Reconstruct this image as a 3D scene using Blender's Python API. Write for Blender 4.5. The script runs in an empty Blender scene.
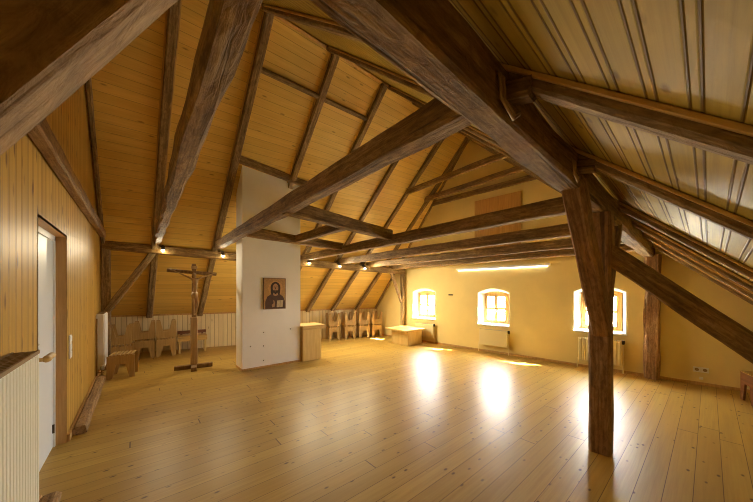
import bpy, bmesh, math, random
from mathutils import Vector, Matrix, noise
random.seed(7)
S = bpy.context.scene
C = S.collection
V = Vector
PI = math.pi

# ------------------------------------------------------------------ materials
def new_mat(name):
    m = bpy.data.materials.new(name)
    m.use_nodes = True
    nt = m.node_tree
    nt.nodes.clear()
    out = nt.nodes.new('ShaderNodeOutputMaterial')
    b = nt.nodes.new('ShaderNodeBsdfPrincipled')
    nt.links.new(b.outputs[0], out.inputs[0])
    return m, nt, b

def nd(nt, t, **kw):
    n = nt.nodes.new(t)
    for k, v in kw.items():
        setattr(n, k, v)
    return n

def mth(nt, op, a, b=None, c=None, clamp=False):
    n = nt.nodes.new('ShaderNodeMath')
    n.operation = op
    n.use_clamp = clamp
    for i, x in enumerate((a, b, c)):
        if x is None:
            continue
        if isinstance(x, (int, float)):
            n.inputs[i].default_value = x
        else:
            nt.links.new(x, n.inputs[i])
    return n.outputs[0]

def ramp(nt, fac, stops):
    r = nt.nodes.new('ShaderNodeValToRGB')
    e = r.color_ramp.elements
    while len(e) < len(stops):
        e.new(0.5)
    for i, (p, c) in enumerate(stops):
        e[i].position = p
        e[i].color = (*c, 1)
    nt.links.new(fac, r.inputs[0])
    return r.outputs[0]

def mixc(nt, fac, a, b, mode='MIX'):
    n = nt.nodes.new('ShaderNodeMix')
    n.data_type = 'RGBA'
    n.blend_type = mode
    for i, x in ((0, fac), (6, a), (7, b)):
        if isinstance(x, (int, float)):
            n.inputs[i].default_value = x
        elif isinstance(x, tuple):
            n.inputs[i].default_value = (*x, 1)
        else:
            nt.links.new(x, n.inputs[i])
    return n.outputs[2]

def noise_tex(nt, vec, scale, detail=4, rough=0.55, dist=0.0):
    n = nt.nodes.new('ShaderNodeTexNoise')
    n.inputs['Scale'].default_value = scale
    n.inputs['Detail'].default_value = detail
    n.inputs['Roughness'].default_value = rough
    n.inputs['Distortion'].default_value = dist
    nt.links.new(vec, n.inputs['Vector'])
    return n.outputs['Fac']

def mapping(nt, vec, scale=(1, 1, 1), loc=(0, 0, 0)):
    n = nt.nodes.new('ShaderNodeMapping')
    n.inputs['Scale'].default_value = scale
    n.inputs['Location'].default_value = loc
    nt.links.new(vec, n.inputs['Vector'])
    return n.outputs[0]

def bump(nt, h, strength, dist, b):
    n = nt.nodes.new('ShaderNodeBump')
    n.inputs['Strength'].default_value = strength
    n.inputs['Distance'].default_value = dist
    nt.links.new(h, n.inputs['Height'])
    nt.links.new(n.outputs[0], b.inputs['Normal'])

def beam_mat(name, dark, mid, light, rough=0.75):
    """old hewn timber; grain runs along the object's own X axis"""
    m, nt, b = new_mat(name)
    tc = nd(nt, 'ShaderNodeTexCoord')
    oi = nd(nt, 'ShaderNodeObjectInfo')
    off = nd(nt, 'ShaderNodeVectorMath', operation='SCALE')
    nt.links.new(oi.outputs['Location'], off.inputs[0])
    off.inputs['Scale'].default_value = 7.3
    add = nd(nt, 'ShaderNodeVectorMath', operation='ADD')
    nt.links.new(tc.outputs['Object'], add.inputs[0])
    nt.links.new(off.outputs[0], add.inputs[1])
    v = add.outputs[0]
    g = noise_tex(nt, mapping(nt, v, (1.6, 26, 26)), 1.6, 5, 0.6, 0.5)
    big = noise_tex(nt, mapping(nt, v, (1.2, 5, 5)), 1.4, 3, 0.5)
    crack = noise_tex(nt, mapping(nt, v, (0.7, 22, 22)), 1.0, 3, 0.5, 0.8)
    fac = mth(nt, 'ADD', mth(nt, 'MULTIPLY', g, 0.62), mth(nt, 'MULTIPLY', big, 0.38))
    col = ramp(nt, fac, [(0.28, dark), (0.5, mid), (0.72, light)])
    ck = ramp(nt, crack, [(0.30, (0, 0, 0)), (0.36, (1, 1, 1))])
    col = mixc(nt, 1.0, col, mixc(nt, 0.55, (1, 1, 1), ck), 'MULTIPLY')
    nt.links.new(col, b.inputs['Base Color'])
    b.inputs['Roughness'].default_value = rough
    adze = noise_tex(nt, mapping(nt, v, (13, 30, 30)), 1.0, 5, 0.65, 0.8)
    col = mixc(nt, ramp(nt, adze, [(0.36, (1, 1, 1)), (0.60, (0, 0, 0))]), col, mixc(nt, 1.0, col, (0.62, 0.59, 0.56), 'MULTIPLY'))
    nt.links.new(col, b.inputs['Base Color'])
    h = mth(nt, 'ADD', mth(nt, 'ADD', g, mth(nt, 'MULTIPLY', ck, 0.5)), mth(nt, 'MULTIPLY', adze, 0.9))
    bump(nt, h, 0.7, 0.014, b)
    return m

def plank_mat(name, width, base, alt, dark, rough=0.4, coat=0.0, groove=0.05, double=0.0,
              gcol=0.35, length=0.0, knots=0.5, across='V', bumpd=0.006, gbump=1.0, kscale=(2.6, 8.5, 1), ksize=0.13, spec=0.42):
    """boards: grain along one UV axis (metres), joints across the other"""
    m, nt, b = new_mat(name)
    tc = nd(nt, 'ShaderNodeTexCoord')
    sep = nd(nt, 'ShaderNodeSeparateXYZ')
    nt.links.new(tc.outputs['UV'], sep.inputs[0])
    U, W = (sep.outputs[0], sep.outputs[1]) if across == 'V' else (sep.outputs[1], sep.outputs[0])
    q = mth(nt, 'DIVIDE', W, width)
    idx = mth(nt, 'FLOOR', q)
    fr = mth(nt, 'FRACT', q)
    wn = nd(nt, 'ShaderNodeTexWhiteNoise', noise_dimensions='1D')
    nt.links.new(idx, wn.inputs['W'])
    rnd = wn.outputs['Value']
    cell = idx
    joint = None
    if length:
        uu = mth(nt, 'ADD', mth(nt, 'DIVIDE', U, length), mth(nt, 'MULTIPLY', rnd, 17.0))
        ci = mth(nt, 'FLOOR', uu)
        cf = mth(nt, 'FRACT', uu)
        joint = mth(nt, 'LESS_THAN', cf, 0.0025)
        wn2 = nd(nt, 'ShaderNodeTexWhiteNoise', noise_dimensions='2D')
        cv = nd(nt, 'ShaderNodeCombineXYZ')
        nt.links.new(idx, cv.inputs[0]); nt.links.new(ci, cv.inputs[1])
        nt.links.new(cv.outputs[0], wn2.inputs['Vector'])
        rnd = wn2.outputs['Value']
    gv = nd(nt, 'ShaderNodeCombineXYZ')
    nt.links.new(U, gv.inputs[0]); nt.links.new(W, gv.inputs[1])
    nt.links.new(mth(nt, 'MULTIPLY', rnd, 31.0), gv.inputs[2])
    vec = gv.outputs[0]
    g = noise_tex(nt, mapping(nt, vec, (1.3, 38, 1)), 1.3, 4, 0.6, 0.35)
    big = noise_tex(nt, mapping(nt, vec, (0.8, 6, 1)), 1.0, 2, 0.5)
    fac = mth(nt, 'ADD', mth(nt, 'MULTIPLY', g, 0.6), mth(nt, 'MULTIPLY', big, 0.4))
    col = ramp(nt, fac, [(0.3, alt), (0.55, base), (0.75, tuple(min(1, x * 1.12) for x in base))])
    col = mixc(nt, mth(nt, 'MULTIPLY', rnd, 0.55), col, alt)
    # knots
    vo = nd(nt, 'ShaderNodeTexVoronoi')
    vo.inputs['Scale'].default_value = 1.0
    nt.links.new(mapping(nt, vec, kscale), vo.inputs['Vector'])
    kn = ramp(nt, vo.outputs['Distance'], [(ksize * 0.45, (1, 1, 1)), (ksize, (0, 0, 0))])
    col = mixc(nt, mth(nt, 'MULTIPLY', kn, knots), col, dark)
    # joints
    e = mth(nt, 'MINIMUM', fr, mth(nt, 'SUBTRACT', 1.0, fr))
    gr = ramp(nt, e, [(groove * 0.35, (1, 1, 1)), (groove, (0, 0, 0))])
    if double:
        d2 = mth(nt, 'ABSOLUTE', mth(nt, 'SUBTRACT', fr, double))
        g2 = ramp(nt, d2, [(groove * 0.3, (1, 1, 1)), (groove * 0.9, (0, 0, 0))])
        gr = mth(nt, 'MAXIMUM', gr, g2)
    if joint is not None:
        gr = mth(nt, 'MAXIMUM', gr, joint)
    col = mixc(nt, mth(nt, 'MULTIPLY', gr, gcol), col, dark)
    nt.links.new(col, b.inputs['Base Color'])
    b.inputs['Roughness'].default_value = rough
    rr = mth(nt, 'ADD', mth(nt, 'MULTIPLY', g, 0.16), rough - 0.08)
    nt.links.new(rr, b.inputs['Roughness'])
    b.inputs['Coat Weight'].default_value = coat
    b.inputs['Coat Roughness'].default_value = 0.22
    b.inputs['Specular IOR Level'].default_value = spec
    h = mth(nt, 'SUBTRACT', mth(nt, 'MULTIPLY', g, 0.10), mth(nt, 'MULTIPLY', gr, gbump))
    bump(nt, h, 0.6, bumpd, b)
    return m

def plain_mat(name, col, rough=0.6, metal=0.0, var=0.0, scale=6.0, bstr=0.0):
    m, nt, b = new_mat(name)
    b.inputs['Roughness'].default_value = rough
    b.inputs['Metallic'].default_value = metal
    tc = nd(nt, 'ShaderNodeTexCoord')
    n = noise_tex(nt, tc.outputs['Object'], scale, 5, 0.6)
    lo = tuple(c * (1 - var) for c in col)
    hi = tuple(min(1, c * (1 + var)) for c in col)
    nt.links.new(ramp(nt, n, [(0.3, lo), (0.7, hi)]), b.inputs['Base Color'])
    if bstr:
        n2 = noise_tex(nt, tc.outputs['Object'], scale * 7, 5, 0.6)
        bump(nt, n2, bstr, 0.004, b)
    return m

def wood_mat(name, base, alt, rough=0.45, axis=0):
    m, nt, b = new_mat(name)
    tc = nd(nt, 'ShaderNodeTexCoord')
    sc = [22, 22, 22]; sc[axis] = 1.6
    g = noise_tex(nt, mapping(nt, tc.outputs['Object'], tuple(sc)), 1.5, 4, 0.6, 0.4)
    nt.links.new(ramp(nt, g, [(0.32, alt), (0.65, base)]), b.inputs['Base Color'])
    b.inputs['Roughness'].default_value = rough
    bump(nt, g, 0.2, 0.003, b)
    return m

def glass_mat(name):
    m = bpy.data.materials.new(name)
    m.use_nodes = True
    nt = m.node_tree
    nt.nodes.clear()
    out = nd(nt, 'ShaderNodeOutputMaterial')
    mx = nd(nt, 'ShaderNodeMixShader')
    mx.inputs[0].default_value = 0.06
    t = nd(nt, 'ShaderNodeBsdfTransparent')
    g = nd(nt, 'ShaderNodeBsdfGlossy')
    g.inputs['Roughness'].default_value = 0.05
    nt.links.new(t.outputs[0], mx.inputs[1])
    nt.links.new(g.outputs[0], mx.inputs[2])
    nt.links.new(mx.outputs[0], out.inputs[0])
    return m

def emit_mat(name, col, s):
    m, nt, b = new_mat(name)
    b.inputs['Base Color'].default_value = (*col, 1)
    b.inputs['Emission Color'].default_value = (*col, 1)
    b.inputs['Emission Strength'].default_value = s
    return m

M = {}
M['beam'] = beam_mat('hewn_beam', (0.065, 0.036, 0.010), (0.28, 0.165, 0.050), (0.56, 0.38, 0.15))
M['post'] = beam_mat('red_brown_post', (0.09, 0.042, 0.016), (0.36, 0.20, 0.088), (0.62, 0.42, 0.22))
M['rafter'] = beam_mat('rafter_timber', (0.07, 0.044, 0.016), (0.29, 0.19, 0.075), (0.50, 0.36, 0.165))
M['pale_beam'] = beam_mat('pale_timber', (0.15, 0.085, 0.03), (0.36, 0.22, 0.09), (0.55, 0.36, 0.17))
M['plank_left'] = plank_mat('slope_boards', 0.125, (0.82, 0.58, 0.155), (0.67, 0.44, 0.095), (0.12, 0.05, 0.012),
                            rough=0.42, groove=0.035, gcol=0.5, knots=0.55)
M['plank_right'] = plank_mat('slope_boards_right', 0.128, (0.47, 0.345, 0.070), (0.31, 0.215, 0.034), (0.10, 0.05, 0.015),
                             rough=0.46, spec=0.07, groove=0.06, double=0.26, gcol=0.8, knots=0.6, bumpd=0.010, kscale=(4.0, 9, 1), ksize=0.16)
M['plank_wall'] = plank_mat('wall_boards', 0.115, (0.60, 0.375, 0.080), (0.45, 0.26, 0.045), (0.13, 0.05, 0.012),
                            rough=0.45, spec=0.28, groove=0.06, double=0.22, gcol=0.6, knots=0.85, across='U', kscale=(3.2, 9, 1), ksize=0.2)
M['plank_knee'] = plank_mat('pale_boards', 0.10, (0.84, 0.73, 0.45), (0.74, 0.60, 0.33), (0.22, 0.12, 0.05),
                            rough=0.5, groove=0.07, gcol=0.75, knots=0.5, across='U')
M['floor'] = plank_mat('floor_boards', 0.145, (0.50, 0.325, 0.075), (0.37, 0.22, 0.042), (0.07, 0.028, 0.007),
                       rough=0.38, coat=0.0, groove=0.022, gcol=0.8, length=4.2, knots=0.85, bumpd=0.0012, gbump=0.25, kscale=(6.0, 12, 1), ksize=0.16, spec=0.22)
M['yellow'] = plain_mat('yellow_plaster', (0.80, 0.655, 0.285), 0.85, 0, 0.05, 1.6, 0.12)
M['chimney'] = plain_mat('white_plaster', (0.92, 0.91, 0.85), 0.8, 0, 0.03, 2.2, 0.10)
M['white'] = plain_mat('white_paint', (0.86, 0.86, 0.84), 0.45, 0, 0.02, 3)
M['cream'] = plain_mat('cream_enamel', (0.80, 0.79, 0.63), 0.35, 0, 0.02, 3)
M['yellow_enamel'] = plain_mat('yellow_enamel', (0.82, 0.70, 0.38), 0.4, 0, 0.02, 3)
M['coolwhite'] = plain_mat('pale_blue_white_paint', (0.74, 0.80, 0.82), 0.4, 0, 0.03, 3)
M['win_wood'] = wood_mat('window_wood', (0.72, 0.48, 0.18), (0.58, 0.36, 0.11), 0.4, 2)
M['birch'] = wood_mat('light_wood', (0.68, 0.46, 0.155), (0.54, 0.33, 0.085), 0.42, 0)
M['birch_v'] = wood_mat('light_wood_upright', (0.74, 0.54, 0.20), (0.62, 0.41, 0.12), 0.42, 2)
M['stoolwood'] = wood_mat('stool_wood', (0.50, 0.33, 0.115), (0.37, 0.225, 0.07), 0.45, 2)
M['jamb'] = wood_mat('jamb_wood', (0.60, 0.36, 0.12), (0.46, 0.25, 0.07), 0.42, 2)
M['redwood'] = wood_mat('red_brown_wood', (0.22, 0.085, 0.03), (0.13, 0.045, 0.015), 0.45, 0)
M['crosswood'] = wood_mat('cross_wood', (0.30, 0.17, 0.06), (0.16, 0.085, 0.03), 0.6, 2)
M['bodywood'] = wood_mat('carved_wood', (0.52, 0.36, 0.17), (0.38, 0.24, 0.10), 0.55, 2)
M['darkmetal'] = plain_mat('dark_metal', (0.06, 0.045, 0.03), 0.45, 0.7, 0.1, 8)
M['copper'] = plain_mat('pipe_metal', (0.36, 0.24, 0.10), 0.4, 0.3, 0.15, 8)
M['steel'] = plain_mat('steel', (0.5, 0.5, 0.48), 0.35, 0.9, 0.05, 8)
M['grille'] = plain_mat('grille_brown', (0.30, 0.20, 0.08), 0.55, 0, 0.1, 8)
M['plastic'] = plain_mat('ivory_plastic', (0.78, 0.76, 0.68), 0.4, 0, 0.01, 8)
M['glass'] = glass_mat('window_glass')
M['bulb'] = emit_mat('lit_bulb', (1.0, 0.84, 0.5), 12)
M['tube'] = emit_mat('lit_tube', (1.0, 0.93, 0.80), 0.9)
for nme, c in (('gold', (0.42, 0.25, 0.08)), ('robe', (0.075, 0.032, 0.016)), ('hair', (0.035, 0.016, 0.008)),
               ('skin', (0.40, 0.22, 0.10)), ('page', (0.55, 0.42, 0.24)), ('halo', (0.52, 0.30, 0.10)), ('edge', (0.12, 0.06, 0.02))):
    M[nme] = plain_mat('icon_' + nme, c, 0.5, 0, 0.22, 40)

# ------------------------------------------------------------------ helpers
def link(name, bm, mat, parent=None, smooth=False):
    me = bpy.data.meshes.new(name)
    bmesh.ops.recalc_face_normals(bm, faces=bm.faces)
    bm.to_mesh(me)
    bm.free()
    for mm in (mat if isinstance(mat, (list, tuple)) else [mat]):
        me.materials.append(mm)
    if smooth:
        for p in me.polygons:
            p.use_smooth = True
    o = bpy.data.objects.new(name, me)
    C.objects.link(o)
    if parent:
        o.parent = parent
    return o

def tag(o, label=None, cat=None, group=None, kind=None):
    if label: o['label'] = label
    if cat: o['category'] = cat
    if group: o['group'] = group
    if kind: o['kind'] = kind
    return o

def empty(name, loc=(0, 0, 0), rz=0.0, **kw):
    o = bpy.data.objects.new(name, None)
    o.empty_display_size = 0.1
    o.location = loc
    o.rotation_euler = (0, 0, rz)
    C.objects.link(o)
    return tag(o, **kw)

def copy_tree(o, parent=None):
    c = o.copy()
    C.objects.link(c)
    if parent:
        c.parent = parent
    for ch in o.children:
        copy_tree(ch, c)
    return c

def box(bm, x0, x1, y0, y1, z0, z1, bev=0.0, mi=0):
    vs = [bm.verts.new((x, y, z)) for x in (x0, x1) for y in (y0, y1) for z in (z0, z1)]
    fs = []
    for f in ((0, 1, 3, 2), (4, 6, 7, 5), (0, 4, 5, 1), (2, 3, 7, 6), (0, 2, 6, 4), (1, 5, 7, 3)):
        fc = bm.faces.new([vs[i] for i in f])
        fc.material_index = mi
        fs.append(fc)
    if bev:
        es = list({e for f in fs for e in f.edges})
        bmesh.ops.bevel(bm, geom=es, offset=bev, segments=1, affect='EDGES')

def prism(bm, pts, d, mi=0):
    """extrude polygon (list of Vector) along vector d"""
    a = [bm.verts.new(p) for p in pts]
    b = [bm.verts.new(V(p) + d) for p in pts]
    f1 = bm.faces.new(a); f2 = bm.faces.new(list(reversed(b)))
    f1.material_index = mi; f2.material_index = mi
    n = len(pts)
    for i in range(n):
        f = bm.faces.new((a[i], b[i], b[(i + 1) % n], a[(i + 1) % n]))
        f.material_index = mi

def tube(bm, pts, r, n=10, cap=True):
    pts = [V(p) for p in pts]
    rings = []
    up = V((0.3, 0.2, 1)).normalized()
    rr = r if isinstance(r, (list, tuple)) else [r] * len(pts)
    for i, p in enumerate(pts):
        t = (pts[min(i + 1, len(pts) - 1)] - pts[max(i - 1, 0)]).normalized()
        a = t.cross(up)
        if a.length < 1e-3:
            a = t.cross(V((1, 0, 0)))
        a.normalize()
        b = t.cross(a)
        rings.append([bm.verts.new(p + (a * math.cos(2 * PI * k / n) + b * math.sin(2 * PI * k / n)) * rr[i]) for k in range(n)])
    for r0, r1 in zip(rings, rings[1:]):
        for k in range(n):
            bm.faces.new((r0[k], r0[(k + 1) % n], r1[(k + 1) % n], r1[k]))
    if cap:
        bm.faces.new(rings[0]); bm.faces.new(list(reversed(rings[-1])))

def lathe(bm, prof, c=(0, 0, 0), axis='Z', n=16):
    rings = []
    for r, h in prof:
        ring = []
        for k in range(n):
            a = 2 * PI * k / n
            p = V((r * math.cos(a), r * math.sin(a), h))
            if axis == 'X': p = V((p.z, p.x, p.y))
            if axis == 'Y': p = V((p.x, p.z, p.y))
            ring.append(bm.verts.new(p + V(c)))
        rings.append(ring)
    for r0, r1 in zip(rings, rings[1:]):
        for k in range(n):
            bm.faces.new((r0[k], r0[(k + 1) % n], r1[(k + 1) % n], r1[k]))
    bm.faces.new(rings[0]); bm.faces.new(list(reversed(rings[-1])))

def beam(name, p0, p1, w, h, mat='beam', up=(0, 0, 1), label=None, cat='beam', jit=0.006, ch=0.014, parent=None, seed=None, taper=1.0, bow=0.0):
    """hewn timber; local X runs from p0 to p1; w across, h along 'up'; p0/p1 are centres of the ends"""
    p0, p1 = V(p0), V(p1)
    x = (p1 - p0)
    L = x.length
    x.normalize()
    u = V(up)
    z = (u - x * u.dot(x)).normalized()
    y = z.cross(x)
    sd = V((random.random() * 50, random.random() * 50, 0))
    n = max(3, int(L / 0.16))
    bm = bmesh.new()
    rings = []
    for i in range(n + 1):
        t = i / n
        k = 1 + (taper - 1) * t
        a, b = w * k / 2, h * k / 2
        c = ch
        sec = [(-a + c, -b), (a - c, -b), (a, -b + c), (a, b - c), (a - c, b), (-a + c, b), (-a, b - c), (-a, -b + c)]
        ring = []
        bz = bow * math.sin(PI * t)
        for q, (yy, zz) in enumerate(sec):
            s = V((t * L * 2.2, (q // 2) * 3.1, (q % 2) * 0.6)) + sd
            dy = noise.noise(s) * jit * 2
            dz = noise.noise(s + V((0, 0, 9.7))) * jit * 2
            ring.append(bm.verts.new((t * L, yy + dy, zz + dz + bz)))
        rings.append(ring)
    for r0, r1 in zip(rings, rings[1:]):
        for k in range(8):
            bm.faces.new((r0[k], r0[(k + 1) % 8], r1[(k + 1) % 8], r1[k]))
    bm.faces.new(rings[0]); bm.faces.new(list(reversed(rings[-1])))
    o = link(name, bm, M[mat] if isinstance(mat, str) else mat, parent)
    o.matrix_world = Matrix(((x.x, y.x, z.x, p0.x), (x.y, y.y, z.y, p0.y), (x.z, y.z, z.z, p0.z), (0, 0, 0, 1)))
    if label:
        tag(o, label, cat)
    return o

# ------------------------------------------------------------------ room layout (metres; X along ridge, Y across, camera at the origin)
XL = -0.53                       # plank wall with the door
def XW(y): return 6.80 - 0.085 * y   # window gable
RY, RZ = 3.95, 5.42              # ridge
def KY(x): return 8.85 - 0.255 * x   # knee wall
KZ = 0.90
EY = -1.30
def EZ(x): return 1.0 - 0.075 * x
def roof_l(x, y):
    s = (KY(x) - y) / (KY(x) - RY)
    return KZ + (RZ - KZ) * s
def roof_r(x, y):
    s = (y - EY) / (RY - EY)
    return EZ(x) + (RZ - EZ(x)) * s
def roof(x, y): return roof_l(x, y) if y > RY else roof_r(x, y)
FRONT = -1.75

def uvquad(bm, uvl, pts, uvs, mi=0):
    f = bm.faces.new([bm.verts.new(p) for p in pts])
    f.material_index = mi
    for l, uv in zip(f.loops, uvs):
        l[uvl].uv = uv
    return f

# floor
bm = bmesh.new(); ul = bm.loops.layers.uv.new('UVMap')
pts = [(-0.80, FRONT - 0.1), (7.2, FRONT - 0.1), (7.2, 9.3), (-0.80, 9.3)]
uvquad(bm, ul, [(x, y, 0) for x, y in pts], [(x + 3, y + 5) for x, y in pts])
tag(link('floor', bm, M['floor']), 'glossy honey coloured plank floor with knots', kind='structure')

# roof slopes
bm = bmesh.new(); ul = bm.loops.layers.uv.new('UVMap')
for i in range(16):
    xa, xb = -0.75 + i * 0.5, -0.25 + i * 0.5
    for j in range(10):
        ta, tb = -0.03 + j * 0.108, -0.03 + (j + 1) * 0.108
        def P(x, t): return (x, KY(x) + (RY - KY(x)) * t, KZ + (RZ - KZ) * t)
        uvquad(bm, ul, [P(xa, ta), P(xb, ta), P(xb, tb), P(xa, tb)],
               [(xa + 2, ta * 6.2 + 1), (xb + 2, ta * 6.2 + 1), (xb + 2, tb * 6.2 + 1), (xa + 2, tb * 6.2 + 1)])
bmesh.ops.remove_doubles(bm, verts=bm.verts, dist=1e-4)
tag(link('ceiling_left', bm, M['plank_left']), 'tall sloping ceiling of horizontal orange boards', kind='structure')

bm = bmesh.new(); ul = bm.loops.layers.uv.new('UVMap')
xs = [-0.75, 0.3, 1.3, 2.0, 3.0, 4.0, 5.0, 6.0, 7.25]
ys = [-1.75, -1.1, -0.35, 0.5, 1.5, 2.5, 3.3, 4.0]
for i in range(len(xs) - 1):
    for j in range(len(ys) - 1):
        q = [(xs[i], ys[j]), (xs[i + 1], ys[j]), (xs[i + 1], ys[j + 1]), (xs[i], ys[j + 1])]
        uvquad(bm, ul, [(x, y, roof_r(x, y)) for x, y in q], [(x + 2, y * 1.32 + 6) for x, y in q])
bmesh.ops.remove_doubles(bm, verts=bm.verts, dist=1e-4)
tag(link('ceiling_right', bm, M['plank_right']), 'low sloping ceiling of profiled yellow boards', kind='structure')

# wall_left: vertical boards with a door opening
DY0, DY1, DZ = 3.04, 4.08, 2.015
bm = bmesh.new(); ul = bm.loops.layers.uv.new('UVMap')
def wl(ya, yb, za=0.0):
    br = sorted({ya, yb} | {y for y in (FRONT, RY) if ya < y < yb})
    top = [(XL, y, roof(XL, y) + 0.03) for y in br]
    p = [(XL, ya, za), (XL, yb, za)] + top[::-1]
    uvquad(bm, ul, p, [(q[1] + 4, q[2]) for q in p])
wl(FRONT, DY0); wl(DY0, DY1, DZ); wl(DY1, KY(XL) + 0.02)
tag(link('wall_left', bm, M['plank_wall']), 'wall of vertical knotty pine boards with a doorway', kind='structure')

# door
bm = bmesh.new()
box(bm, XL - 0.10, XL, DY1, DY1 + 0.02, 0, DZ + 0.02)
box(bm, XL - 0.10, XL, DY0 - 0.02, DY0, 0, DZ + 0.02)
box(bm, XL - 0.10, XL, DY0, DY1, DZ, DZ + 0.02)
d = tag(link('door_1', bm, M['jamb']), 'white door set back in a pine lined doorway', kind='structure')
bm = bmesh.new()
box(bm, XL - 0.13, XL - 0.085, DY0 - 0.02, DY1 - 0.03, 0.0, DZ - 0.05, 0.003)
leaf = link('door_leaf', bm, M['coolwhite'], d)
bm = bmesh.new()
box(bm, XL - 0.13, XL - 0.072, DY1 - 0.035, DY1, 0, DZ)
box(bm, XL - 0.13, XL - 0.072, DY0, DY1, DZ - 0.05, DZ)
link('door_frame', bm, M['white'], d)
bm = bmesh.new()
box(bm, XL - 0.085, XL - 0.079, DY0 + 0.08, DY0 + 0.12, 0.98, 1.14, 0.003)
tube(bm, [(XL - 0.08, DY0 + 0.10, 1.09), (XL - 0.04, DY0 + 0.10, 1.09), (XL - 0.038, DY0 + 0.21, 1.09)], 0.009)
link('door_handle', bm, M['steel'], leaf)
bm = bmesh.new()
tube(bm, [(XL - 0.079, DY1 - 0.05, 0.14), (XL - 0.079, DY1 - 0.05, 0.22)], 0.009)
link('hinge', bm, M['darkmetal'], leaf)

# wall_right: window gable with three splayed, arched openings
WIN = [(0.97, 1.74, 0.70, 1.46), (2.99, 3.72, 0.66, 1.42), (4.96, 5.74, 0.675, 1.43)]   # y0, y1, sill, spring
ARCH = 0.10
def wp(y, z, off=0.0): return (XW(y) + off, y, z)
bm = bmesh.new()
def poly(p, mi=0):
    f = bm.faces.new([bm.verts.new(q) for q in p]); f.material_index = mi; return f
YN = 7.37                        # corner with knee wall
def top_pts(ya, yb):
    br = sorted({ya, yb} | {y for y in (EY, RY) if ya < y < yb})
    return [wp(y, roof(XW(y), y) + 0.05) for y in br][::-1]
edges = [FRONT] + [v for w in WIN for v in w[:2]] + [YN]
for k in range(0, len(edges), 2):
    ya, yb = edges[k], edges[k + 1]
    poly([wp(ya, 0), wp(yb, 0)] + top_pts(ya, yb))
def arch(y0, y1, zs, rise=ARCH, n=10):
    return [(y0 + (y1 - y0) * i / n, zs + rise * math.sin(PI * i / n) ** 0.8) for i in range(n + 1)]
RD, SPL = 0.19, 0.075            # reveal depth and splay
for (y0, y1, z0, zs) in WIN:
    poly([wp(y0, 0), wp(y1, 0), wp(y1, z0), wp(y0, z0)])
    a = arch(y0, y1, zs)
    poly([wp(y, z) for y, z in a] + top_pts(y0, y1))
tag(link('wall_right', bm, M['yellow']), 'yellow plastered gable wall with three small windows', kind='structure')

for k, (y0, y1, z0, zs) in enumerate(WIN):
    bm = bmesh.new()
    outer = [(y0, z0)] + arch(y0, y1, zs) + [(y1, z0)]
    yi0, yi1, zi0, zsi = y0 + SPL, y1 - SPL, z0 + 0.03, zs - 0.02
    inner = [(yi0, zi0)] + arch(yi0, yi1, zsi, 0.05) + [(yi1, zi0)]
    n = len(outer)
    # the whitewashed reveal with its thin painted margin on the wall face
    margin = []
    cy, cz = (y0 + y1) / 2, (z0 + zs) / 2
    for (y, z) in outer:
        margin.append((y + (0.018 if y > cy + 0.01 else -0.018 if y < cy - 0.01 else 0), z + (0.018 if z > cz else -0.018)))
    A = [bm.verts.new(wp(y, z, -0.004)) for y, z in margin]
    B = [bm.verts.new(wp(y, z, -0.004)) for y, z in outer]
    D = [bm.verts.new(wp(y, z, RD)) for y, z in inner]
    for i in range(n):
        j = (i + 1) % n
        bm.faces.new((A[i], A[j], B[j], B[i]))
        bm.faces.new((B[i], B[j], D[j], D[i]))
    w = tag(link('window_%d' % (k + 1), bm, M['white']), ['arched white window niche behind the timber post', 'arched white window niche in the middle of the yellow wall',
            'arched white window niche nearest the far corner'][k], kind='structure')
    # outer frame, two sashes with glazing bars
    X0 = XW(cy) + RD - 0.03
    def bb(b, ya, yb, za, zb, xa=0.0, xb=0.05):
        vs = [wp(y, z, RD - 0.03 + x) for x in (xa, xb) for y in (ya, yb) for z in (za, zb)]
        vv = [b.verts.new(q) for q in vs]
        for f in ((0, 1, 3, 2), (4, 6, 7, 5), (0, 4, 5, 1), (2, 3, 7, 6), (0, 2, 6, 4), (1, 5, 7, 3)):
            b.faces.new([vv[i] for i in f])
    ztop = zsi + 0.005
    bm = bmesh.new()
    t = 0.045
    bb(bm, yi0, yi0 + t, zi0, ztop); bb(bm, yi1 - t, yi1, zi0, ztop)
    bb(bm, yi0, yi1, zi0, zi0 + t); bb(bm, yi0, yi1, ztop - t * 0.8, ztop + 0.05)
    link('window_frame', bm, M['win_wood'], w)
    ym = (yi0 + yi1) / 2
    zm = (zi0 + ztop) / 2
    for (sa, sb) in ((yi0 + t, ym), (ym, yi1 - t)):
        bm = bmesh.new()
        s = 0.036
        za, zb = zi0 + t, ztop - t * 0.8
        bb(bm, sa, sa + s, za, zb, -0.012, 0.03); bb(bm, sb - s, sb, za, zb, -0.012, 0.03)
        bb(bm, sa, sb, za, za + s, -0.012, 0.03); bb(bm, sa, sb, zb - s, zb, -0.012, 0.03)
        bb(bm, sa, sb, zm - 0.024, zm + 0.024, -0.010, 0.025)
        sash = link('window_sash', bm, M['win_wood'], w)
        bm = bmesh.new()
        bb(bm, sa + s * 0.8, sb - s * 0.8, za + s * 0.8, zb - s * 0.8, 0.008, 0.012)
        link('window_pane', bm, M['glass'], sash)
    bm = bmesh.new()
    bb(bm, ym - 0.012, ym + 0.012, zm - 0.11, zm - 0.03, -0.045, -0.01)
    link('window_handle', bm, M['white'], w)
    bm = bmesh.new()
    vs = [wp(y0 - 0.02, z0 - 0.02, -0.03), wp(y1 + 0.02, z0 - 0.02, -0.03), wp(y1 - SPL, zi0 - 0.012, RD - 0.01), wp(y0 + SPL, zi0 - 0.012, RD - 0.01)]
    prism(bm, [V(q) for q in vs], V((0, 0, 0.022)))
    link('window_sill', bm, M['white'], w)

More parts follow.
